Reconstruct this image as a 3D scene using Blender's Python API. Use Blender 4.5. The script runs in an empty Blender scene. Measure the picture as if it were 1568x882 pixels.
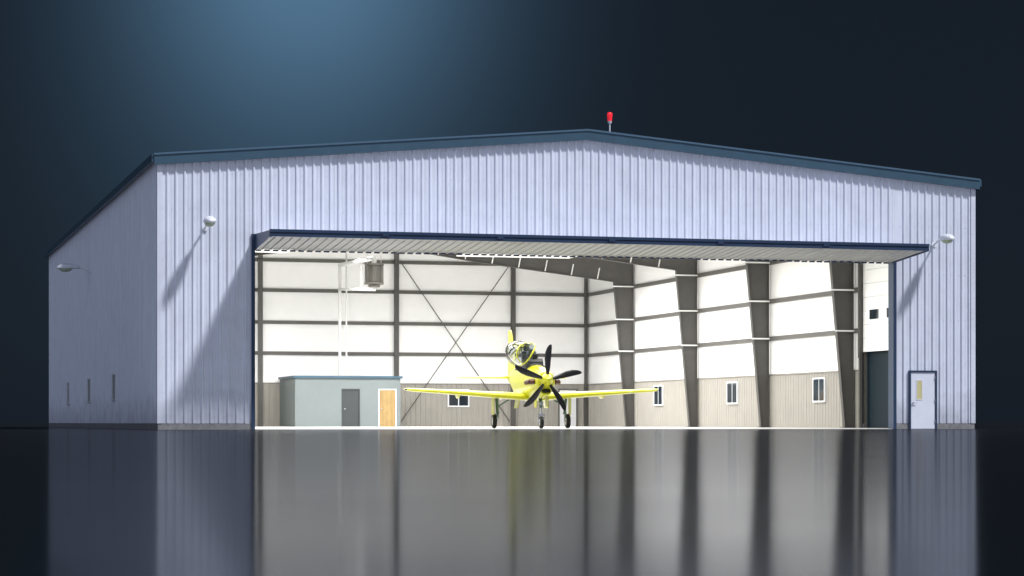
import bpy, bmesh, math, random
from mathutils import Vector, Matrix
random.seed(4)
sc = bpy.context.scene
W, D = 31.3, 48.8
XM = W/2
def zroof(x): return 9.6+1.38*(1-abs(x-XM)/XM)

# ------------------------------------------------------------------ materials
def mat(name, col, rough=0.5, metal=0.0, var=0.0, vscale=3.0, bump=0.0, emit=None, estr=0, spec=0.5, streak=0.0, coat=0.0, dirt=0.0):
    m = bpy.data.materials.new(name); m.use_nodes = True
    nt = m.node_tree; b = nt.nodes['Principled BSDF']
    b.inputs['Base Color'].default_value = (*col, 1)
    b.inputs['Roughness'].default_value = rough
    b.inputs['Metallic'].default_value = metal
    b.inputs['Specular IOR Level'].default_value = spec
    b.inputs['Coat Weight'].default_value = coat
    b.inputs['Coat Roughness'].default_value = 0.08
    if emit:
        b.inputs['Emission Color'].default_value = (*emit, 1)
        b.inputs['Emission Strength'].default_value = estr
    if var > 0 or streak > 0:
        tc = nt.nodes.new('ShaderNodeTexCoord')
        n = nt.nodes.new('ShaderNodeTexNoise'); n.inputs['Scale'].default_value = vscale
        n.inputs['Detail'].default_value = 8; n.inputs['Roughness'].default_value = 0.65
        nt.links.new(tc.outputs['Object'], n.inputs['Vector'])
        r = nt.nodes.new('ShaderNodeMapRange')
        r.inputs['From Min'].default_value = 0.3; r.inputs['From Max'].default_value = 0.7
        r.inputs['To Min'].default_value = 1-var; r.inputs['To Max'].default_value = 1+var*0.4
        nt.links.new(n.outputs['Fac'], r.inputs['Value'])
        last = r.outputs['Result']
        def mul(a_, b_):
            mm = nt.nodes.new('ShaderNodeMath'); mm.operation = 'MULTIPLY'
            nt.links.new(a_, mm.inputs[0]); nt.links.new(b_, mm.inputs[1]); return mm.outputs[0]
        if streak > 0:
            mp = nt.nodes.new('ShaderNodeMapping'); mp.inputs['Scale'].default_value = (2.2, 2.2, 0.12)
            nt.links.new(tc.outputs['Object'], mp.inputs['Vector'])
            n2 = nt.nodes.new('ShaderNodeTexNoise'); n2.inputs['Scale'].default_value = 2.5; n2.inputs['Detail'].default_value = 6
            nt.links.new(mp.outputs['Vector'], n2.inputs['Vector'])
            r2 = nt.nodes.new('ShaderNodeMapRange')
            r2.inputs['From Min'].default_value = 0.35; r2.inputs['From Max'].default_value = 0.65
            r2.inputs['To Min'].default_value = 1-streak; r2.inputs['To Max'].default_value = 1.0
            nt.links.new(n2.outputs['Fac'], r2.inputs['Value'])
            last = mul(last, r2.outputs['Result'])
        if dirt > 0:   # splash-back grime near the ground, broken up by noise
            sp = nt.nodes.new('ShaderNodeSeparateXYZ'); nt.links.new(tc.outputs['Object'], sp.inputs[0])
            n3 = nt.nodes.new('ShaderNodeTexNoise'); n3.inputs['Scale'].default_value = 1.3; n3.inputs['Detail'].default_value = 7
            nt.links.new(tc.outputs['Object'], n3.inputs['Vector'])
            ma = nt.nodes.new('ShaderNodeMath'); ma.operation = 'MULTIPLY_ADD'; ma.inputs[1].default_value = -2.6
            nt.links.new(n3.outputs['Fac'], ma.inputs[0]); nt.links.new(sp.outputs['Z'], ma.inputs[2])
            r3 = nt.nodes.new('ShaderNodeMapRange'); r3.inputs['From Min'].default_value = -1.2; r3.inputs['From Max'].default_value = .1
            r3.inputs['To Min'].default_value = 1-dirt; r3.inputs['To Max'].default_value = 1.0
            nt.links.new(ma.outputs[0], r3.inputs['Value'])
            last = mul(last, r3.outputs['Result'])
        vm = nt.nodes.new('ShaderNodeVectorMath'); vm.operation = 'SCALE'
        vm.inputs[0].default_value = col
        nt.links.new(last, vm.inputs['Scale'])
        nt.links.new(vm.outputs[0], b.inputs['Base Color'])
        if bump > 0:
            bp = nt.nodes.new('ShaderNodeBump'); bp.inputs['Strength'].default_value = bump; bp.inputs['Distance'].default_value = 0.02
            nt.links.new(n.outputs['Fac'], bp.inputs['Height']); nt.links.new(bp.outputs[0], b.inputs['Normal'])
    return m

M_WALL = mat('painted_metal_siding', (.645,.675,.765), .45, 0, .09, 1.2, .05, streak=.08, dirt=.32)
M_ROOF = mat('blue_roof_metal', (.040,.088,.130), .45, 0.2, .15, 2)
M_BLUE = mat('dark_blue_trim', (.028,.052,.105), .4, 0.2, .15, 2)
M_CONC = mat('foundation_concrete', (.20,.20,.20), .8, 0, .35, 4, .3)
M_FLOOR = mat('interior_floor', (.55,.54,.52), .35, 0, .12, .6)
M_WHITE = mat('white_insulated_panel', (.88,.88,.87), .6, 0, .03, 1)
M_STEEL = mat('frame_steel', (.075,.071,.066), .55, 0, .15, 2)
M_GIRT = mat('girt_steel', (.10,.095,.086), .55, 0, .12, 2)
M_BEIGE = mat('beige_liner', (.315,.298,.265), .55, 0, .06, 1.5)
M_OFF = mat('sage_wall_paint', (.142,.168,.172), .6, 0, .06, 1)
M_DGREY = mat('dark_door_paint', (.032,.038,.042), .45, 0, .1, 3)
M_TAN = mat('tan_wood_door', (.34,.225,.085), .45, 0, .18, 3, streak=.2)
M_FRAME = mat('window_frame_white', (.70,.71,.73), .4)
M_GLASSD = mat('dark_window_glass', (.012,.02,.03), .06, 0, spec=.8)
M_SOFF = mat('door_liner_panel', (.36,.36,.35), .5, 0, .1, 1)
M_LAMP = mat('lamp_housing', (.72,.74,.78), .3, 0, .04, 4)
M_LENS = mat('lamp_lens', (.40,.46,.30), .15)
M_RED = mat('beacon_red', (.8,.02,.03), .2, emit=(1,.03,.05), estr=.45)
M_PIPE = mat('white_duct', (.55,.55,.54), .45, 0, .04, 3)
M_HEAT = mat('heater_metal', (.08,.076,.065), .4, .2, .2, 6)
M_FASTEN = mat('brace_white', (.8,.8,.78), .5)
M_YEL = mat('yellow_aircraft_paint', (.56,.56,.003), .32, 0, .03, 2, coat=.18, spec=.35)
M_BLACK = mat('black_rubber', (.012,.012,.013), .55)
M_PROP = mat('propeller_black', (.008,.008,.009), .4)
M_CHROME = mat('strut_metal', (.6,.62,.64), .25, .9)
M_GREEN = mat('gear_green', (.10,.19,.14), .5)
M_EXH = mat('exhaust_metal', (.10,.05,.035), .4, .7)
M_SEAT = mat('seat_grey', (.05,.06,.055), .7)
M_DOORP = mat('entry_door_paint', (.66,.68,.75), .4, 0, .05, 2)
M_DWIN = mat('wired_glass', (.55,.50,.26), .2)
M_TEAL = mat('dark_teal_backing', (.002,.012,.020), .6, 0, .1, 2, spec=.2)  # tone of the dark outdoors, for the added panel behind the side doorway
M_SCREW = mat('screw_heads', (.42,.44,.50), .5)

M_GLASS = bpy.data.materials.new('canopy_glass'); M_GLASS.use_nodes = True
nt = M_GLASS.node_tree; nt.nodes.clear()
o = nt.nodes.new('ShaderNodeOutputMaterial'); mx = nt.nodes.new('ShaderNodeMixShader')
tr = nt.nodes.new('ShaderNodeBsdfTransparent'); tr.inputs[0].default_value = (.58,.64,.66,1)
gl = nt.nodes.new('ShaderNodeBsdfGlossy'); gl.inputs['Roughness'].default_value = .04; gl.inputs['Color'].default_value=(.6,.6,.6,1)
lw = nt.nodes.new('ShaderNodeLayerWeight'); lw.inputs['Blend'].default_value = .3
nt.links.new(lw.outputs['Fresnel'], mx.inputs[0]); nt.links.new(tr.outputs[0], mx.inputs[1]); nt.links.new(gl.outputs[0], mx.inputs[2])
nt.links.new(mx.outputs[0], o.inputs[0])

# polished ground
M_GROUND = bpy.data.materials.new('polished_dark_ground'); M_GROUND.use_nodes = True
nt = M_GROUND.node_tree; nt.nodes.clear()
o = nt.nodes.new('ShaderNodeOutputMaterial'); ad = nt.nodes.new('ShaderNodeAddShader')
gl = nt.nodes.new('ShaderNodeBsdfGlossy'); gl.inputs['Color'].default_value = (.275,.28,.295,1); gl.inputs['Roughness'].default_value = .2
df = nt.nodes.new('ShaderNodeBsdfDiffuse'); df.inputs['Color'].default_value = (.0025,.0033,.0042,1)
tc = nt.nodes.new('ShaderNodeTexCoord'); nz = nt.nodes.new('ShaderNodeTexNoise'); nz.inputs['Scale'].default_value = .6; nz.inputs['Detail'].default_value = 5
nt.links.new(tc.outputs['Object'], nz.inputs['Vector'])
mr = nt.nodes.new('ShaderNodeMapRange'); mr.inputs['To Min'].default_value = .095; mr.inputs['To Max'].default_value = .13
nt.links.new(nz.outputs['Fac'], mr.inputs['Value']); nt.links.new(mr.outputs[0], gl.inputs['Roughness'])
nt.links.new(gl.outputs[0], ad.inputs[0]); nt.links.new(df.outputs[0], ad.inputs[1]); nt.links.new(ad.outputs[0], o.inputs[0])

# ------------------------------------------------------------------ helpers
def link(ob, parent=None):
    sc.collection.objects.link(ob)
    if parent: ob.parent = parent
    return ob
def empty(name, loc=(0,0,0), rz=0):
    e = bpy.data.objects.new(name, None); e.location = loc; e.rotation_euler = (0,0,rz)
    sc.collection.objects.link(e); return e
def mesh(name, vs, fs, m, parent=None, smooth=False):
    me = bpy.data.meshes.new(name); me.from_pydata([tuple(v) for v in vs], [], fs); me.validate()
    bm = bmesh.new(); bm.from_mesh(me); bmesh.ops.recalc_face_normals(bm, faces=bm.faces); bm.to_mesh(me); bm.free()
    me.materials.append(m)
    if smooth: me.polygons.foreach_set('use_smooth', [True]*len(me.polygons))
    return link(bpy.data.objects.new(name, me), parent)
class Acc:
    """collects boxes / prisms / rods into one mesh"""
    def __init__(s): s.v=[]; s.f=[]
    def add(s, vs, fs):
        n=len(s.v); s.v += [tuple(v) for v in vs]; s.f += [tuple(i+n for i in f) for f in fs]
    def box(s,x0,x1,y0,y1,z0,z1):
        s.add([(x0,y0,z0),(x1,y0,z0),(x1,y1,z0),(x0,y1,z0),(x0,y0,z1),(x1,y0,z1),(x1,y1,z1),(x0,y1,z1)],
              [(0,3,2,1),(4,5,6,7),(0,1,5,4),(1,2,6,5),(2,3,7,6),(3,0,4,7)]); return s
    def prism_y(s, poly, y0, y1):   # poly in x,z
        n=len(poly)
        s.add([(x,y0,z) for x,z in poly]+[(x,y1,z) for x,z in poly],
              [tuple(range(n)), tuple(range(2*n-1,n-1,-1))]+[(i,(i+1)%n,(i+1)%n+n,i+n) for i in range(n)]); return s
    def prism_x(s, poly, x0, x1):   # poly in y,z
        n=len(poly)
        s.add([(x0,y,z) for y,z in poly]+[(x1,y,z) for y,z in poly],
              [tuple(range(n)), tuple(range(2*n-1,n-1,-1))]+[(i,(i+1)%n,(i+1)%n+n,i+n) for i in range(n)]); return s
    def rod(s,p,q,r,n=10,r2=None):
        p=Vector(p);q=Vector(q);d=(q-p).normalized(); a=d.orthogonal().normalized(); b=d.cross(a); r2=r if r2 is None else r2
        vs=[p+(a*math.cos(t)+b*math.sin(t))*r for t in [2*math.pi*i/n for i in range(n)]]
        vs+=[q+(a*math.cos(t)+b*math.sin(t))*r2 for t in [2*math.pi*i/n for i in range(n)]]
        s.add(vs,[tuple(range(n-1,-1,-1)),tuple(range(n,2*n))]+[(i,(i+1)%n,(i+1)%n+n,i+n) for i in range(n)]); return s
    def done(s,name,m,parent=None,smooth=False,bevel=0):
        ob = mesh(name,s.v,s.f,m,parent,smooth)
        if bevel:
            b=ob.modifiers.new('bevel','BEVEL'); b.width=bevel; b.segments=2; b.limit_method='ANGLE'
        return ob
def B(name,x0,x1,y0,y1,z0,z1,m,parent=None,bevel=0): return Acc().box(x0,x1,y0,y1,z0,z1).done(name,m,parent,bevel=bevel)

def rib(acc, axis, base, out, u0, u1, zb, zt, pitch=.305, dep=.045, wb=.055, wt=.025):
    """ribbed sheet. axis 'x' or 'y' = running direction; base = plane coordinate; out = +-1 outward sign"""
    pts=[(u0,0)]
    k=math.ceil(u0/pitch+1e-6)
    while k*pitch-wb>u1-1e-4 or k*pitch+wb<u1:
        c=k*pitch
        if c-wb>u0+1e-4: pts += [(c-wb,0),(c-wt,dep),(c+wt,dep),(c+wb,0)]
        m=c+pitch/2
        if c-wb>u0 and m+.02<u1: pts += [(m-.02,0),(m,.008),(m+.02,0)]
        k+=1
        if c>u1: break
    if axis=='x' and u0<XM<u1: pts.append((XM,0)) if not any(abs(p[0]-XM)<.08 for p in pts) else None
    pts=[p for p in pts if p[0]<u1-1e-4]+[(u1,0)]
    pts.sort()
    vs=[];fs=[]
    for u,d in pts:
        b_=zb(u) if callable(zb) else zb; t_=zt(u) if callable(zt) else zt
        if axis=='x': vs += [(u,base+out*d,b_),(u,base+out*d,t_)]
        else: vs += [(base+out*d,u,b_),(base+out*d,u,t_)]
    for i in range(len(pts)-1): fs.append((2*i,2*i+2,2*i+3,2*i+1))
    acc.add(vs,fs)

def loft(name, rings, m, parent=None, cap=True, smooth=True, closed=True):
    n=len(rings[0]); vs=[p for r in rings for p in r]; fs=[]
    for i in range(len(rings)-1):
        for j in range(n if closed else n-1):
            a=i*n+j; b=i*n+(j+1)%n; fs.append((a,b,b+n,a+n))
    if cap and closed: fs += [tuple(range(n-1,-1,-1)), tuple(range((len(rings)-1)*n,len(rings)*n))]
    return mesh(name,vs,fs,m,parent,smooth)

# ------------------------------------------------------------------ ground
g=mesh('ground',[(-3000,-3000,0),(3000,-3000,0),(3000,3000,0),(-3000,3000,0)],[(0,1,2,3)],M_GROUND)

# ------------------------------------------------------------------ HANGAR
H=empty('aircraft_hangar')
DX0,DX1,DZ=3.38,27.9,6.40      # door opening
FB=.22
a=Acc()
top=lambda u: zroof(u)-.12
rib(a,'x',0,-1,0,DX0-.12,FB,top)
rib(a,'x',0,-1,DX0-.12,DX1+.12,6.9,top)
rib(a,'x',0,-1,DX1+.12,W,FB,top)
a.done('front_wall',M_WALL,H)
a=Acc(); rib(a,'y',0,-1,0,D,FB,9.5); a.done('side_wall_west',M_WALL,H)
a=Acc(); rib(a,'y',W,1,0,2.6,FB,9.5); rib(a,'y',W,1,2.6,9.9,7.3,9.5); rib(a,'y',W,1,9.9,D,FB,9.5); a.done('side_wall_east',M_WALL,H)
a=Acc(); rib(a,'x',D,1,0,W,FB,top); a.done('rear_wall',M_WALL,H)
a=Acc()
a.box(-.055,.13,-.055,.0-.0,FB,9.3); a.box(-.055,-.046,0,.14,FB,9.3)
a.box(W-.13,W+.055,-.055,0,FB,9.3)
a.done('corner_trim',M_WALL,H)
# screw rows on the cladding
a=Acc()
for z in (.45,1.3,2.5,4.18,5.93,7.74,9.0):
    x=.305/2
    while x<W:
        if (x<DX0-.2 or x>DX1+.2 or z>7) and not (28.5<x<29.8 and z<2.4): a.box(x-.011,x+.011,-.014,-.0005,z-.011,z+.011)
        x+=.305
a.done('cladding_screws',M_SCREW,H)
a=Acc()
a.box(-.03,DX0-.12,-.03,.2,0,FB-.01).box(DX1+.12,28.56,-.03,.2,0,FB-.01).box(29.72,W+.03,-.03,.2,0,FB-.01)
a.box(-.03,.15,.2,D,0,FB-.01).box(W-.15,W+.03,.2,2.6,0,FB-.01).box(W-.15,W+.03,9.9,D,0,FB-.01).box(.15,W-.15,D-.15,D+.03,0,FB-.01)
a.done('foundation',M_CONC,H)
def rpoly(dt,db,e): return [(-e,zroof(0)-dt),(XM,zroof(XM)-dt),(W+e,zroof(W)-dt),(W+e,zroof(W)-db),(XM,zroof(XM)-db),(-e,zroof(0)-db)]
Acc().prism_y(rpoly(0,.1,.16),-.16,D+.16).done('roof',M_ROOF,H)
Acc().prism_y(rpoly(.02,.37,.17),-.20,-.162).done('gable_fascia',M_ROOF,H)
Acc().prism_y(rpoly(.27,.36,.10),-.162,-.05).done('gable_soffit_trim',M_BLUE,H)
Acc().prism_y(rpoly(-.03,.035,.18),-.235,-.165).done('rake_cap',mat('rake_cap_blue',(.07,.13,.19),.4,.2),H)
a=Acc(); a.prism_x([(-.16,9.60),(-.16,9.34),(D+.1,9.34),(D+.1,9.60)],-.26,-.162); a.prism_x([(-.16,9.60),(-.16,9.34),(D+.1,9.34),(D+.1,9.60)],W+.162,W+.26)
a.done('eave_gutter',M_ROOF,H)
a=Acc()
k=.5
while k<D:
    for s in (0,1):
        xa,xb=((-.16,XM-.05) if s==0 else (XM+.05,W+.16))
        za,zb_=zroof(max(xa,0))if s==0 else zroof(xa), zroof(xb) if s==0 else zroof(min(xb,W))
        a.add([(xa,k-.03,za+.001),(xb,k-.03,zb_+.001),(xb,k+.03,zb_+.001),(xa,k+.03,za+.001),(xa,k-.02,za+.05),(xb,k-.02,zb_+.05),(xb,k+.02,zb_+.05),(xa,k+.02,za+.05)],
              [(0,1,5,4),(1,2,6,5),(2,3,7,6),(3,0,4,7),(4,5,6,7)])
    k+=.61
a.done('roof_seams',M_ROOF,H)
Acc().prism_y([(.1,zroof(0)-.17),(XM,zroof(XM)-.17),(W-.1,zroof(W)-.17),(W-.1,zroof(W)-.2),(XM,zroof(XM)-.2),(.1,zroof(0)-.2)],.06,D-.1).done('ceiling_liner',M_WHITE,H)
B('interior_floor',.16,W-.16,.02,D-.16,-.2,.02,M_FLOOR,H)
XI=W-.2; YI=D-.2; WT=2.45
a=Acc()
a.box(XI,XI+.02,.06,2.6,0.02,9.4).box(XI,XI+.02,2.6,9.9,7.3,9.4).box(XI,XI+.02,9.9,D-.18,WT,9.4)
a.prism_y([(.2,WT),(XI-.001,WT),(XI-.001,zroof(XI)-.21),(XM,zroof(XM)-.21),(.2,zroof(.2)-.21)],YI,YI+.02)
a.box(.18,.2,.06,YI,WT,9.4)
a.box(.2,DX0-.3,.1,.12,.02,9.4).box(DX1+.3,XI-.002,.1,.12,.02,9.4)
a.prism_y([(DX0-.3,6.95),(DX1+.3,6.95),(DX1+.3,zroof(DX1+.3)-.21),(XM,zroof(XM)-.21),(DX0-.3,zroof(DX0-.3)-.21)],.1,.12)
a.done('insulated_wall_liner',M_WHITE,H)
a=Acc()
rib(a,'y',XI-.02,-1,9.9,YI-.02,.02,WT,dep=.03); rib(a,'x',YI-.02,-1,.22,XI-.02,.02,WT,dep=.03); rib(a,'y',.22,1,.1,YI-.02,.02,WT,dep=.03)
a.done('wainscot_liner',M_BEIGE,H)
a=Acc(); a.box(XI-.07,XI,9.9,YI,WT,WT+.06).box(.2,XI-.07,YI-.07,YI,WT,WT+.06).done('wainscot_cap',mat('cap_tan',(.22,.205,.18),.5),H)
a=Acc()
for gz in (4.18,5.93,7.74):
    a.box(XI-.10,XI-.001,10.0,YI-.1,gz-.1,gz+.1)
    a.box(.25,XI-.1,YI-.10,YI-.001,gz-.1,gz+.1)
a.box(.25,XI-.1,YI-.10,YI-.001,9.35,9.55)
a.done('wall_girts',M_GIRT,H)
a=Acc()
for x in (3.8,11.68,19.55,26.5): a.box(x-.13,x+.13,YI-.28,YI-.101,.02,zroof(x)-.4)
a.box(XI-.25,XI-.101,YI-.3,YI-.101,.02,9.2)
a.done('endwall_columns',M_STEEL,H)
a=Acc()
a.rod((19.8,YI-.2,9.45),(26.3,YI-.2,.3),.028,6).rod((26.3,YI-.24,9.45),(19.8,YI-.24,.3),.028,6)
a.done('cross_bracing',M_STEEL,H)
def strip(acc,p,q,yc,w,t):
    (x0,z0),(x1,z1)=p,q; d=Vector((x1-x0,0,z1-z0)).normalized(); n=Vector((-d.z,0,d.x))*t/2
    vs=[]
    for (x,z) in (p,q):
        for sy in (-w/2,w/2):
            for sn in (-1,1): vs.append((x+sn*n.x,yc+sy,z+sn*n.z))
    acc.add(vs,[(0,1,3,2),(4,6,7,5),(0,4,5,1),(2,3,7,6),(0,2,6,4),(1,5,7,3)])
FY=(10.6,20.2,29.9,40.0)
fr=Acc(); br=Acc()
for yc in FY:
    for s in (1,-1):
        fx=(lambda x: x) if s==1 else (lambda x: W-x)
        col=[(XI-.11,.02),(XI-.50,.02),(XI-1.22,8.0),(XI-.11,9.2)]
        raf=[(XI-.11,9.2),(XI-1.22,8.0),(22.0,8.95),(XM,9.9),(XM,10.62)]
        fr.prism_y([(fx(x),z) for x,z in col],yc-.012,yc+.012)
        fr.prism_y([(fx(x),z) for x,z in raf],yc-.011,yc+.011)
        e=[(XI-.50,.02),(XI-1.22,8.0),(22.0,8.95),(XM,9.9)]
        for i in range(3): strip(fr,(fx(e[i][0]),e[i][1]),(fx(e[i+1][0]),e[i+1][1]),yc,.24,.03)
        strip(fr,(fx(XI-.12),.02),(fx(XI-.12),9.2),yc,.24,.03)
        strip(fr,(fx(XI-.12),9.2),(fx(XM),10.62),yc,.24,.03)
        fr.box(min(fx(XI-.6),fx(XI-.05)),max(fx(XI-.6),fx(XI-.05)),yc-.16,yc+.16,.021,.05)
        for gz in (4.18,5.93,7.74):
            xin=XI-.50-.72*gz/8
            x0,x1=sorted((fx(xin-.12),fx(XI-.02)))
            br.box(x0,x1,yc-.16,yc-.125,gz-.035,gz+.03)
        xx=XI-2.2
        while xx>XM:
            zb=8.0+(XI-1.22-xx)/(XI-1.22-22)*.95 if xx>22 else 8.95+(22-xx)/(22-XM)*.95
            x0=fx(xx)
            br.add([(x0-.03,yc-.14,zb+.03),(x0+.03,yc-.14,zb+.03),(x0+.03+.12*s,yc-.14,zb+.62),(x0-.03+.12*s,yc-.14,zb+.62),
                    (x0-.03,yc-.11,zb+.03),(x0+.03,yc-.11,zb+.03),(x0+.03+.12*s,yc-.11,zb+.62),(x0-.03+.12*s,yc-.11,zb+.62)],
                   [(0,1,2,3),(7,6,5,4),(0,4,5,1),(1,5,6,2),(2,6,7,3),(3,7,4,0)])
            xx-=1.5
fr.done('portal_frames',M_STEEL,H); br.done('flange_braces',M_FASTEN,H)
a=Acc(); x=1.4
while x<W-1:
    if abs(x-XM)>.3: a.box(x-.035,x+.035,.2,YI-.02,zroof(x)-.42,zroof(x)-.215)
    x+=1.5
a.done('roof_purlins',M_GIRT,H)

def window_y(xf, y0,y1,z0,z1,sgn,thick,nm):
    f=Acc(); t=.07; xa,xb=sorted((xf+sgn*.085,xf-sgn*thick))
    f.box(xa,xb,y0,y1,z0,z0+t).box(xa,xb,y0,y1,z1-t,z1).box(xa,xb,y0,y0+t,z0+t,z1-t).box(xa,xb,y1-t,y1,z0+t,z1-t)
    ym=(y0+y1)/2; f.box(xa+.015,xb-.02,ym-.02,ym+.02,z0+t,z1-t)
    f.done(nm+'_frame',M_FRAME,H)
    B(nm+'_glass',xa+.03,xb-.04,y0+t,y1-t,z0+t,z1-t,M_GLASSD,H)
for (y0,y1) in ((13.6,14.95),(24.2,25.65),(35.1,36.55)):
    window_y(0,y0,y1,1.15,2.25,-1,.3,'window')
    window_y(W,y0,y1,1.15,2.25,1,.32,'window')
f=Acc(); y0,y1=YI-.1,D+.07
f.box(22.6,23.9,y0,y1,1.15,1.23).box(22.6,23.9,y0,y1,2.1,2.18).box(22.6,22.68,y0,y1,1.23,2.1).box(23.82,23.9,y0,y1,1.23,2.1).box(23.22,23.28,y0+.02,y1-.02,1.23,2.1)
f.done('window_frame',M_FRAME,H); B('window_glass',22.68,23.82,y0+.04,y1-.04,1.23,2.1,M_GLASSD,H)
B('rear_door',29.35,30.35,YI-.12,YI-.02,.02,2.15,M_FRAME,H)
a=Acc(); a.box(29.27,29.345,YI-.14,YI,.02,2.23).box(30.355,30.43,YI-.14,YI,.02,2.23).box(29.345,30.355,YI-.14,YI,2.155,2.23).done('rear_door_frame',M_GIRT,H)

a=Acc()
for i in range(7):
    z0=3.26+i*.58; a.box(XI+.03,XI+.09,2.65,9.85,z0,z0+.57)
sd=a.done('sectional_door',M_WHITE,H,bevel=.01)
a=Acc()
for y in (3.6,5.3,7.0,8.7): a.box(XI-.005,XI+.028,y-.42,y+.42,4.62,5.02)
a.done('sectional_door_windows',M_GLASSD,H)
B('dark_backing_panel',W+.03,W+.07,2.62,9.84,.02,7.25,M_TEAL,H)  # added panel, standing in for the dark outside seen below the sectional door
a=Acc(); a.box(XI-.12,XI,9.86,9.98,.02,7.4).box(XI-.12,XI,2.5,2.6,.02,7.4).box(XI+.1,W+.06,9.86,9.95,0.02,7.4)
a.rod((XI-.2,9.8,3.0),(XI-.2,9.8,7.4),.03,6)
a.done('sectional_door_track',M_GIRT,H)
a=Acc()
for i in range(9): a.box(XI-.2,XI-.1,9.7,9.86,3.3+i*.45,3.36+i*.45)
a.done('track_brackets',M_STEEL,H)

a=Acc(); a.box(DX0-.12,DX0,-.08,.38,0,6.9).box(DX1,DX1+.13,-.08,.38,0,6.9).box(DX0,DX1,.05,.35,6.45,6.9)
a.done('door_jambs',M_BLUE,H)
DO=empty('overhead_door'); DO.parent=H
L=3.15
x0,x1=DX0+.02,DX1-.02
def under(t): return 6.38+t*(6.62-6.38)
vs=[];fs=[];k=0;x=x0
pts=[]
while x<x1:
    pts+= [(x,0),(min(x+.20,x1),0),(min(x+.225,x1),-.03),(min(x+.28,x1),-.03)]
    x+=.305
for (x,d) in pts: vs+=[(x,0.0,under(0)+d),(x,-L+.1,under(1)+d)]
for i in range(len(pts)-1):
    if pts[i+1][0]>pts[i][0]: fs.append((2*i,2*i+1,2*i+3,2*i+2))
mesh('door_underside',vs,fs,M_SOFF,DO)
a=Acc(); a.prism_x([(-.02,6.42),(-L+.08,6.66),(-L+.08,6.79),(-.02,6.88)],x0+.06,x1-.06).done('door_core',M_WALL,DO)
a=Acc()
a.prism_x([(-.06,6.32),(-L+.05,6.56),(-L+.05,6.80),(-.06,6.90)],x0-.02,x0+.055)
a.prism_x([(-.06,6.32),(-L+.05,6.56),(-L+.05,6.80),(-.06,6.90)],x1-.055,x1+.02)
a.box(x0-.02,x1+.02,-L,-L+.10,6.58,6.70)
a.box(x0-.02,x1+.02,-L-.03,-L+.10,6.73,6.83)
a.box(x0-.02,x1+.02,-L+.03,-L+.10,6.70,6.73)
x=x0+4
while x<x1-1:
    a.box(x-.12,x+.12,-L-.05,-L-.001,6.66,6.78); x+=4.1
a.done('door_edge_beam',M_BLUE,DO)
a=Acc(); x=x0
while x<x1-.2: a.box(x,x+.19,-.14,-.04,6.30,6.36); x+=.305
a.done('door_hinge_teeth',M_BLUE,DO)
a=Acc(); a.box(28.56,28.63,-.09,.1,0,2.24).box(29.65,29.72,-.09,.1,0,2.24).box(28.63,29.65,-.09,.1,2.17,2.24).done('entry_door_frame',M_BLUE,H)
B('entry_door_leaf',28.635,29.645,-.06,.0,.015,2.165,M_DOORP,H)
a=Acc(); a.box(28.86,28.885,-.075,-.062,1.12,1.88).box(29.095,29.12,-.075,-.062,1.12,1.88).box(28.885,29.095,-.075,-.062,1.12,1.145).box(28.885,29.095,-.075,-.062,1.855,1.88).done('door_lite_frame',M_FRAME,H)
B('door_lite',28.886,29.094,-.068,-.061,1.146,1.854,M_DWIN,H)
a=Acc(); a.rod((28.72,-.06,1.0),(28.72,-.12,1.0),.03).rod((28.72,-.115,1.0),(28.86,-.115,1.0),.016).done('door_handle',M_CHROME,H)
a=Acc(); 
for z in (.25,1.05,1.9): a.box(29.63,29.66,-.1,-.091,z,z+.12)
a.done('door_hinges',M_CHROME,H)

# interior ceiling light panels (louvred: no light at grazing angles)
LP=[]
for (yy,e) in ((5,820),(15.4,950),(25,1350),(35.0,2050)):
    for xx in (8.0,15.65,23.3):
        LP.append((xx,yy,9.0 if xx!=15.65 else 9.5,e))
a=Acc()
for (xx,yy,zz,e) in LP:
    a.box(xx-3.1,xx+3.1,yy-2.1,yy+2.1,zz+.01,zz+.06)
    for dx in (-2.6,2.6):
        for dy in (-1.7,1.7): a.rod((xx+dx,yy+dy,zz+.06),(xx+dx,yy+dy,zroof(xx+dx)-.2),.012,6)
a.done('light_panel_fixtures',M_WHITE,H)
for i,(xx,yy,zz,e) in enumerate(LP):
    l=bpy.data.lights.new('panel_lamp','AREA'); l.shape='RECTANGLE'; l.size=6.0; l.size_y=4.0; l.energy=e; l.color=(1,.992,.98)
    l.spread=math.radians(164)
    ob=bpy.data.objects.new('panel_lamp',l); ob.location=(xx,yy,zz); link(ob,H)

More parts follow.
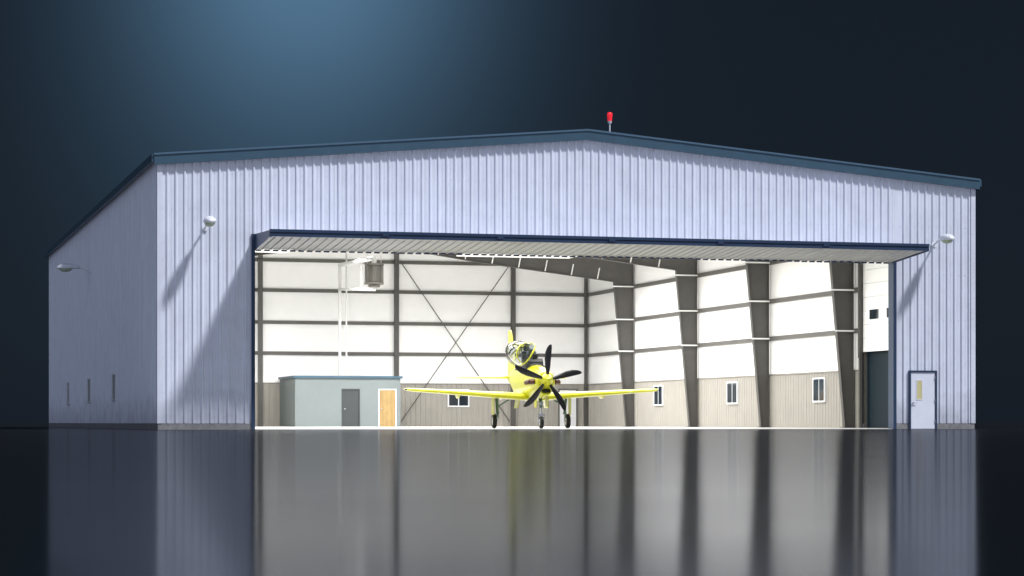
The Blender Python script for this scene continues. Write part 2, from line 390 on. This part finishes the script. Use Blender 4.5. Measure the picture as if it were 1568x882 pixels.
# ------------------------------------------------------------------ interior office
O=empty('interior_office')
ox0,ox1,oy0,oy1,oz=12.77,18.65,43.5,YI-.30,2.68
dd=[(15.35,16.37),(17.40,18.43)]
a=Acc()
a.box(ox0,ox0+.12,oy0,oy1,.02,oz).box(ox1-.12,ox1,oy0,oy1,.02,oz).box(ox0+.12,ox1-.12,oy1-.1,oy1,.02,oz)
a.box(ox0+.12,dd[0][0],oy0,oy0+.12,.02,oz).box(dd[0][1],dd[1][0],oy0,oy0+.12,.02,oz).box(dd[1][1],ox1-.12,oy0,oy0+.12,.02,oz)
for d in dd: a.box(d[0],d[1],oy0,oy0+.12,2.1,oz)
a.done('office_walls',M_OFF,O)
B('office_roof',ox0-.1,ox1+.1,oy0-.12,oy1,oz+.001,oz+.13,M_ROOF,O)
for (d,m,nm) in ((dd[0],M_DGREY,'dark_door'),(dd[1],M_TAN,'tan_door')):
    B(nm,d[0]+.06,d[1]-.06,oy0+.02,oy0+.07,.03,2.04,m,O)
    a=Acc(); a.box(d[0]+.002,d[0]+.058,oy0-.03,oy0+.1,.021,2.098).box(d[1]-.058,d[1]-.002,oy0-.03,oy0+.1,.021,2.098).box(d[0]+.058,d[1]-.058,oy0-.03,oy0+.1,2.042,2.098)
    a.done(nm+'_frame',M_DGREY if m is M_DGREY else M_FRAME,O)
    Acc().rod((d[0]+.17,oy0-.04,1.0),(d[0]+.17,oy0+.02,1.0),.04).done(nm+'_knob',M_CHROME,O)

# ------------------------------------------------------------------ unit heater + flue
U=empty('unit_heater')
hx,hy,hz=14.42,30.9,7.60
a=Acc(); a.rod((hx,hy,hz-.42),(hx,hy,hz+.42),.41,24); a.done('heater_drum',M_HEAT,U,bevel=.03)
a=Acc()
for z in (-.47,.47): a.rod((hx,hy,hz+z-.045),(hx,hy,hz+z+.045),.49,28)
a.rod((hx,hy,hz-.66),(hx,hy,hz-.516),.30,20)
for i in range(10):
    t=i*math.pi/5; a.box(hx+.46*math.cos(t)-.012,hx+.46*math.cos(t)+.012,hy+.46*math.sin(t)-.012,hy+.46*math.sin(t)+.012,hz-.43,hz+.43)
a.done('heater_cage',mat('cage_metal',(.11,.105,.09),.4,.3),U)
a=Acc()
a.rod((hx-.35,hy,hz+.5),(hx-.35,hy,10.1),.02,6).rod((hx+.35,hy,hz+.5),(hx+.35,hy,10.1),.02,6)
a.box(hx-.68,hx-.61,hy-.05,hy+.05,hz-.7,hz+.8).box(hx-.61,hx+.1,hy-.05,hy+.05,hz+.72,hz+.8).box(hx-.61,hx,hy-.05,hy+.05,hz-.72,hz-.65)
a.done('hanger_bracket',M_PIPE,U)
a=Acc()
a.rod((hx,hy,hz+.5),(hx,hy,hz+.85),.12,14).rod((hx,hy,hz+.78),(15.45,44.5,8.95),.11,12).rod((15.45,44.5,2.82),(15.45,44.5,9.03),.085,12)
a.rod((15.80,44.4,2.82),(15.80,44.4,9.6),.05,10)
a.rod((hx,hy,hz-.66),(hx,hy,hz-.84),.09,14).rod((hx,hy,hz-.78),(15.45,44.4,7.6),.07,12)
a.done('flue_pipe',M_PIPE,U,smooth=False)

# ------------------------------------------------------------------ wall lamps
def wall_lamp(loc, rz):
    e=empty('wall_lamp',loc,rz)     # projects along local -Y
    a=Acc(); pts=[(0,-.03,-.12),(0,-.18,-.08),(0,-.38,-.01),(0,-.62,.03)]
    for p,q in zip(pts,pts[1:]): a.rod(p,q,.035,10)
    a.rod((0,.0-.046,-.12),(0,-.07,-.12),.11,14)
    a.done('arm',M_LAMP,e,smooth=False)
    st=[(-.52,.05,.0,.07),(-.62,.09,-.02,.11),(-.8,.16,-.03,.17),(-1.0,.21,-.04,.20),(-1.2,.23,-.05,.20),(-1.38,.20,-.05,.16),(-1.5,.12,-.045,.09),(-1.55,.04,-.04,.02)]
    rings=[]
    for (y,w,zb,zt) in st:
        r=[]
        for i in range(20):
            t=2*math.pi*i/20; c,s_=math.cos(t),math.sin(t)
            r.append((w*c, y, (zt*s_ if s_>0 else zb*1.0*abs(s_)*1.2)))
        rings.append(r)
    loft('lamp_head',rings,M_LAMP,e)
    st=[(-.86,.08,.02),(-.95,.15,.10),(-1.1,.18,.14),(-1.28,.17,.13),(-1.4,.10,.07),(-1.44,.03,.02)]
    rings=[[(w*math.cos(2*math.pi*i/18),y,-.04-d*max(0,-math.sin(2*math.pi*i/18))+ .02*max(0,math.sin(2*math.pi*i/18))) for i in range(18)] for (y,w,d) in st]
    loft('lamp_lens',rings,M_LENS,e)
wall_lamp((1.62,0,7.2),0)
wall_lamp((29.62,0,7.2),0)
wall_lamp((0,24.5,7.2),-math.pi/2)

# ------------------------------------------------------------------ roof beacon
E=empty('roof_beacon_light')
bx,by=16.65,.3; bz=zroof(bx)
Acc().rod((bx,by,bz-.02),(bx,by,bz+.42),.025,10).done('pole',M_LAMP,E)
Acc().rod((bx,by,bz+.40),(bx,by,bz+.50),.05,16,.085).done('base_cup',M_LAMP,E)
rings=[[(bx+r*math.cos(t),by+r*math.sin(t),bz+z) for t in [2*math.pi*i/20 for i in range(20)]] for (r,z) in ((.075,.50),(.085,.53),(.09,.66),(.10,.68),(.10,.78),(.09,.80),(.06,.82),(.02,.83))]
loft('red_lens',rings,M_RED,E)

# ------------------------------------------------------------------ AIRCRAFT
A=empty('turboprop_aircraft',(15.14,3.31,.02),-math.radians(7.2))
def ring(y,w,zb,zt,n=32,e=2.3):
    zc=(zb+zt)/2; h=(zt-zb)/2; r=[]
    for i in range(n):
        t=2*math.pi*i/n; c,s_=math.cos(t),math.sin(t)
        r.append((w*math.copysign(abs(c)**(2/e),c), y, zc+h*math.copysign(abs(s_)**(2/e),s_)))
    return r
fs_=[(.22,.27,1.58,2.12),(.30,.33,1.48,2.17),(.6,.39,1.36,2.22),(1.1,.43,1.26,2.30),(1.8,.46,1.18,2.40),(2.5,.49,1.12,2.48),(3.4,.52,1.08,2.50),(4.6,.52,1.08,2.52),
     (5.6,.49,1.14,2.60),(6.1,.45,1.20,2.66),(6.8,.38,1.35,2.60),(7.6,.29,1.52,2.50),(8.5,.20,1.72,2.40),(9.4,.12,1.90,2.32),(10.1,.05,2.03,2.24)]
loft('fuselage',[ring(*s) for s in fs_],M_YEL,A)
cp=[]
for y in (2.75,3.2,4.0,5.0,5.7): cp.append(ring(y,.40,2.1,2.56,24,2.2))
loft('cockpit_tub',cp,M_BLACK,A)
rings=[]
for (y,r) in ((-.42,.005),(-.38,.06),(-.28,.12),(-.12,.19),(.05,.24),(.2,.26)):
    rings.append([(r*math.cos(2*math.pi*i/24),y,1.85+r*math.sin(2*math.pi*i/24)) for i in range(24)])
loft('spinner',rings,M_YEL,A)
pv=Acc()
for b in range(5):
    ang=math.radians(87+72*b); dr=Vector((math.cos(ang),0,math.sin(ang))); tn=Vector((-math.sin(ang),0,math.cos(ang))); ay=Vector((0,1,0))
    secs=[(.18,.05,.05,70,0),(.30,.075,.04,60,0),(.5,.105,.03,45,.01),(.8,.125,.022,32,.02),(1.05,.12,.016,25,.01),(1.22,.095,.012,20,-.02),(1.33,.055,.008,18,-.05),(1.36,.015,.004,18,-.07)]
    vs=[];n=10
    for (r,ch,th,pit,sw) in secs:
        p=math.radians(pit*.6); cd=tn*math.cos(p)+ay*math.sin(p); nd=-tn*math.sin(p)+ay*math.cos(p)
        for i in range(n):
            t=2*math.pi*i/n; vs.append(Vector((0,.02,1.85))+dr*r+tn*sw+cd*ch*math.cos(t)+nd*th*math.sin(t))
    f=[]
    for k in range(len(secs)-1):
        for j in range(n): f.append((k*n+j,k*n+(j+1)%n,(k+1)*n+(j+1)%n,(k+1)*n+j))
    f.append(tuple(range((len(secs)-1)*n,len(secs)*n)))
    pv.add(vs,f)
pv.done('propeller_blades',M_PROP,A,smooth=True)
loft('chin_intake',[ring(.26,.17,1.36,1.52,20,2.6),ring(.22,.19,1.33,1.53,20,2.6),ring(.30,.21,1.28,1.55,20,2.4),ring(.9,.22,1.2,1.55,20,2.2),ring(1.6,.16,1.15,1.5,20,2.2)],M_YEL,A,cap=False)
loft('intake_mouth',[ring(.265,.168,1.362,1.518,20,2.6),ring(.275,.168,1.362,1.518,20,2.6)],M_BLACK,A)
a=Acc()
for s in (-1,1):
    a.rod((s*.36,.62,1.80),(s*.52,.78,1.80),.10,14,.105); a.rod((s*.52,.78,1.80),(s*.62,1.1,1.78),.105,14,.10); a.rod((s*.60,1.05,1.78),(s*.62,1.35,1.76),.09,14,.085)
a.done('exhaust_stacks',M_EXH,A,smooth=False)
def airfoil(x,y0,ch,z,t,inc=0.02,n=12):
    up=[];lo=[]
    for i in range(n+1):
        u=(1-math.cos(math.pi*i/n))/2
        yt=5*t*(.2969*math.sqrt(u)-.126*u-.3516*u*u+.2843*u**3-.1036*u**4)*ch
        cam=.02*4*u*(1-u)*ch
        up.append((x,y0+u*ch,z+cam+yt-inc*u*ch)); lo.append((x,y0+u*ch,z+cam-yt-inc*u*ch))
    return up+lo[::-1][1:-1]
for s in (-1,1):
    rs=[airfoil(s*x,y0,ch,z,t) for (x,y0,ch,z,t) in ((0.2,2.65,2.15,1.22,.15),(.55,2.7,2.05,1.24,.15),(2.0,2.85,1.75,1.33,.14),(3.6,3.05,1.42,1.43,.13),(4.75,3.2,1.18,1.50,.12),(4.98,3.3,1.0,1.52,.11),(5.08,3.5,.65,1.545,.09))]
    loft('wing',rs,M_YEL,A)
    rs=[airfoil(s*x,y0,ch,z,.10) for (x,y0,ch,z) in ((.05,8.55,1.25,2.10),(1.0,8.75,1.0,2.10),(2.1,8.98,.76,2.10),(2.28,9.1,.55,2.10))]
    loft('tailplane',rs,M_YEL,A)
    for xx in (1.15,2.9):
        r=[ring(y,w,z0,z1,12,2) for (y,w,z0,z1) in ((3.6,.015,1.28,1.30),(3.9,.05,1.14+.02*xx,1.30+.03*xx),(4.5,.05,1.12+.02*xx,1.28+.03*xx),(5.0,.01,1.2+.03*xx,1.24+.03*xx))]
        r=[[(p[0]+s*xx,p[1],p[2]) for p in q] for q in r]; loft('flap_fairing',r,M_YEL,A)
def foilz(z,y0,ch,t,n=10):
    L_=[];R_=[]
    for i in range(n+1):
        u=(1-math.cos(math.pi*i/n))/2
        yt=5*t*(.2969*math.sqrt(u)-.126*u-.3516*u*u+.2843*u**3-.1036*u**4)*ch
        L_.append((yt,y0+u*ch,z)); R_.append((-yt,y0+u*ch,z))
    return L_+R_[::-1][1:-1]
loft('tail_fin',[foilz(2.2,7.3,2.95,.06),foilz(2.55,8.05,2.2,.08),foilz(3.2,8.6,1.6,.09),foilz(3.9,9.1,1.08,.09),foilz(4.08,9.3,.82,.08),foilz(4.13,9.5,.5,.06)],M_YEL,A)
a=Acc()
for s in (-1,1): a.rod((s*5.06,3.35,1.53),(s*5.06,4.2,1.57),.035,10,.02)
a.done('wingtip_lights',M_GLASSD,A)
a=Acc()
for s in (-1,1): a.rod((s*3.8,2.7,1.40),(s*3.8,3.1,1.42),.012,6)
a.done('pitot_probes',M_CHROME,A)
def wheel(acc,hub,x,y,r,w):
    n=28; prof=[(-w/2,r*.62),(-w/2,r*.86),(-w*.36,r*.97),(0,r),(w*.36,r*.97),(w/2,r*.86),(w/2,r*.62)]
    vs=[]
    for (dx,rr) in prof:
        for i in range(n): t=2*math.pi*i/n; vs.append((x+dx,y+rr*math.cos(t),r+rr*math.sin(t)))
    f=[]
    for k in range(len(prof)-1):
        for j in range(n): f.append((k*n+j,k*n+(j+1)%n,(k+1)*n+(j+1)%n,(k+1)*n+j))
    acc.add(vs,f); hub.rod((x-w*.42,y,r),(x+w*.42,y,r),r*.62,20)
ty=Acc(); hb=Acc(); st=Acc(); dr=Acc(); gr=Acc()
for s in (-1,1):
    x=s*1.48
    wheel(ty,hb,x,4.0,.29,.17)
    st.rod((x-s*.13,4.0,.29),(x+s*.02,4.0,.29),.035); st.rod((x-s*.13,4.0,.27),(x-s*.13,3.95,.72),.032)
    gr.rod((x-s*.13,3.95,.62),(x-s*.08,3.9,1.3),.055,12)
    gr.rod((x-s*.13,3.7,.40),(x-s*.11,3.86,.8),.022,8)
    gr.rod((x-s*.12,3.92,.85),(x-s*.75,3.9,1.25),.028,8)
    gr.box(x-s*.13-.05,x-s*.13+.05,3.8,4.05,.56,.66)
    dr.prism_x([(3.62,.55),(4.15,.5),(4.25,1.28),(3.55,1.28)],x+.06*s-.012,x+.06*s+.012)
    dr.prism_y([(s*.52,1.2),(s*.60,.80),(s*.625,.80),(s*.56,1.2)],3.4,4.4)
wheel(ty,hb,0,1.45,.235,.15)
st.rod((-.10,1.45,.235),(.10,1.45,.235),.028); 
for s in (-1,1): st.rod((s*.105,1.45,.235),(s*.105,1.45,.50),.022); 
st.box(-.125,.125,1.40,1.50,.49,.55); st.rod((0,1.45,.52),(0,1.5,.9),.035,12)
gr.rod((0,1.5,.80),(0,1.55,1.25),.055,12); gr.rod((0,1.48,.75),(0,2.0,1.15),.025,8)
st.rod((0,1.40,.98),(0,1.34,.98),.07,14); 
for s in (-1,1): dr.prism_x([(1.2,.82),(1.75,.82),(1.8,1.25),(1.15,1.25)],s*.22-.01,s*.22+.01)
ty.done('tyres',M_BLACK,A,smooth=True); hb.done('wheel_hubs',M_FRAME,A); st.done('oleo_struts',M_CHROME,A); dr.done('gear_doors',M_YEL,A); gr.done('gear_legs',M_GREEN,A)
a=Acc()
for (y,z) in ((3.55,0),(5.0,.18)):
    a.prism_x([(y,2.2+z),(y+.14,2.2+z),(y+.26,2.92+z),(y+.12,2.92+z)],-.2,.2)
    a.prism_x([(y+.06,2.93+z),(y+.24,2.93+z),(y+.28,3.14+z),(y+.12,3.14+z)],-.12,.12)
a.done('ejection_seats',M_SEAT,A,bevel=.03)
a=Acc()
for (y,z) in ((3.55,0),(5.0,.18)):
    for s in (-1,1): a.rod((s*.17,y+.2,2.5+z),(s*.17,y+.3,3.05+z),.03,8)
a.done('seat_rails',M_CHROME,A)
a=Acc(); a.prism_x([(2.75,2.45),(3.0,2.45),(3.0,2.72),(2.9,2.76),(2.78,2.62)],-.30,.30); a.box(-.1,.1,2.85,2.98,2.76,2.92)
a.prism_x([(4.3,2.5),(4.5,2.5),(4.5,2.92),(4.38,2.94)],-.26,.26)
a.done('instrument_coaming',M_BLACK,A,bevel=.02)
C=bpy.data.objects.new('canopy',None); sc.collection.objects.link(C); C.parent=A
C.location=(-.47,0,2.50); C.rotation_euler=(0,-math.radians(60),0)
cst=[(2.3,.22,.03),(2.6,.36,.25),(2.95,.44,.48),(3.5,.475,.68),(4.1,.485,.76),(4.8,.48,.74),(5.4,.45,.58),(5.9,.38,.34),(6.25,.26,.12)]
def arch(y,w,h,n=17,g=0): return [(.47+(w+g)*math.cos(math.pi*i/(n-1)),y,(h+g)*math.sin(math.pi*i/(n-1))**.85) for i in range(n)]
loft('canopy_glass',[arch(*c) for c in cst],M_GLASS,C,closed=False)
def band(acc,ya,yb,g=.012,ins=-.02):
    def itp(y):
        for p,q in zip(cst,cst[1:]):
            if p[0]<=y<=q[0]:
                t=(y-p[0])/(q[0]-p[0]); return (y,p[1]+t*(q[1]-p[1]),p[2]+t*(q[2]-p[2]))
    o1=arch(*itp(ya),g=g);o2=arch(*itp(yb),g=g);i1=arch(*itp(ya),g=ins);i2=arch(*itp(yb),g=ins)
    n=len(o1); vs=o1+o2+i2+i1; f=[]
    for k in range(4):
        for j in range(n-1): f.append((k*n+j,k*n+j+1,((k+1)%4)*n+j+1,((k+1)%4)*n+j))
    acc.add(vs,f)
a=Acc(); band(a,2.95,3.02)
for s in (-1,1):
    pts=[(.47+s*w,y,0) for (y,w,h) in cst]
    for p,q in zip(pts,pts[1:]): a.rod(p,q,.03,8)
a.rod((.47-.22,2.3,0),(.47+.22,2.3,.0),.03,8); a.rod((.47-.26,6.25,0),(.47+.26,6.25,0),.03,8)
a.done('canopy_frame',M_YEL,C,smooth=True)
a=Acc(); band(a,4.28,4.36); band(a,5.75,5.85)
a.done('canopy_arch',M_BLACK,C)
Acc().prism_x([(6.9,2.56),(7.15,2.56),(7.2,2.85),(7.1,2.85)],-.01,.01).done('antenna',M_BLACK,A)

# ------------------------------------------------------------------ world
w=bpy.data.worlds.new('World'); sc.world=w; w.use_nodes=True
nt=w.node_tree; nt.nodes.clear()
N=nt.nodes.new; Lk=nt.links.new
out=N('ShaderNodeOutputWorld')
sun_dir=Vector((.97,-1.0,1.93)).normalized()   # towards the sun
elev=math.asin(sun_dir.z); az=math.atan2(sun_dir.x,sun_dir.y)
sky=N('ShaderNodeTexSky'); sky.sky_type='NISHITA'; sky.sun_disc=False; sky.sun_elevation=elev; sky.sun_rotation=az
bs=N('ShaderNodeBackground'); bs.inputs['Strength'].default_value=.0006; Lk(sky.outputs[0],bs.inputs[0])
geo=N('ShaderNodeTexCoord')
def dotn(v):
    d=N('ShaderNodeVectorMath'); d.operation='DOT_PRODUCT'; Lk(geo.outputs['Generated'],d.inputs[0]); d.inputs[1].default_value=v; return d.outputs['Value']
def M(op,a,b=None,clamp=False):
    m=N('ShaderNodeMath'); m.operation=op; m.use_clamp=clamp
    for i,x in enumerate((a,b)):
        if x is None: continue
        if isinstance(x,(int,float)): m.inputs[i].default_value=x
        else: Lk(x,m.inputs[i])
    return m.outputs[0]
fwd=dotn((.184,.983,0)); hx_=dotn((.983,-.184,0)); hz_=dotn((0,0,1))
front=M('GREATER_THAN',fwd,0)
def lobe(cx,cz,sx,sz):
    u=M('DIVIDE',M('SUBTRACT',hx_,cx),sx); v=M('DIVIDE',M('SUBTRACT',hz_,cz),sz)
    r=M('ADD',M('MULTIPLY',u,u),M('MULTIPLY',v,v))
    return M('MULTIPLY',M('POWER',2.718,M('MULTIPLY',r,-1.0)),front)
def bg(col,fac):
    b=N('ShaderNodeBackground'); b.inputs[0].default_value=(*col,1)
    if isinstance(fac,(int,float)): b.inputs[1].default_value=fac
    else: Lk(fac,b.inputs[1])
    return b.outputs[0]
def add(a,b):
    s=N('ShaderNodeAddShader'); Lk(a,s.inputs[0]); Lk(b,s.inputs[1]); return s.outputs[0]
glow=M('ADD',M('MULTIPLY',lobe(0.0,.20,.066,.062),.72),M('MULTIPLY',lobe(-.005,.14,.085,.10),.24))
fill=M('POWER',M('MAXIMUM',dotn(Vector((-.60,-.75,.30)).normalized()),0.0),3.0)  # broad glow added to the sky behind the camera, brightens facade and west wall
tot=add(bs.outputs[0],bg((.0068,.0110,.018),1.0))
tot=add(tot,bg((.085,.18,.29),glow))
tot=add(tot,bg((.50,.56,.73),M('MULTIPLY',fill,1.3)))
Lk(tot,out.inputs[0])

# sun / key
l=bpy.data.lights.new('sun','SUN'); l.energy=4.5; l.angle=math.radians(5.0); l.color=(.94,.95,1.0)
s=bpy.data.objects.new('sun',l); s.rotation_euler=sun_dir.to_track_quat('Z','Y').to_euler(); s.location=(40,-40,60); link(s)

# ------------------------------------------------------------------ camera
c=bpy.data.cameras.new('camera'); c.lens=81.3; c.sensor_width=36; c.shift_y=.1314
c.clip_start=.05; c.clip_end=10000
co=bpy.data.objects.new('camera',c); co.location=(-9.98,-81.03,.25); co.rotation_euler=(math.pi/2,0,-math.radians(15.71)); link(co)
sc.camera=co
sc.view_settings.view_transform='Standard'; sc.view_settings.look='None'; sc.view_settings.exposure=0
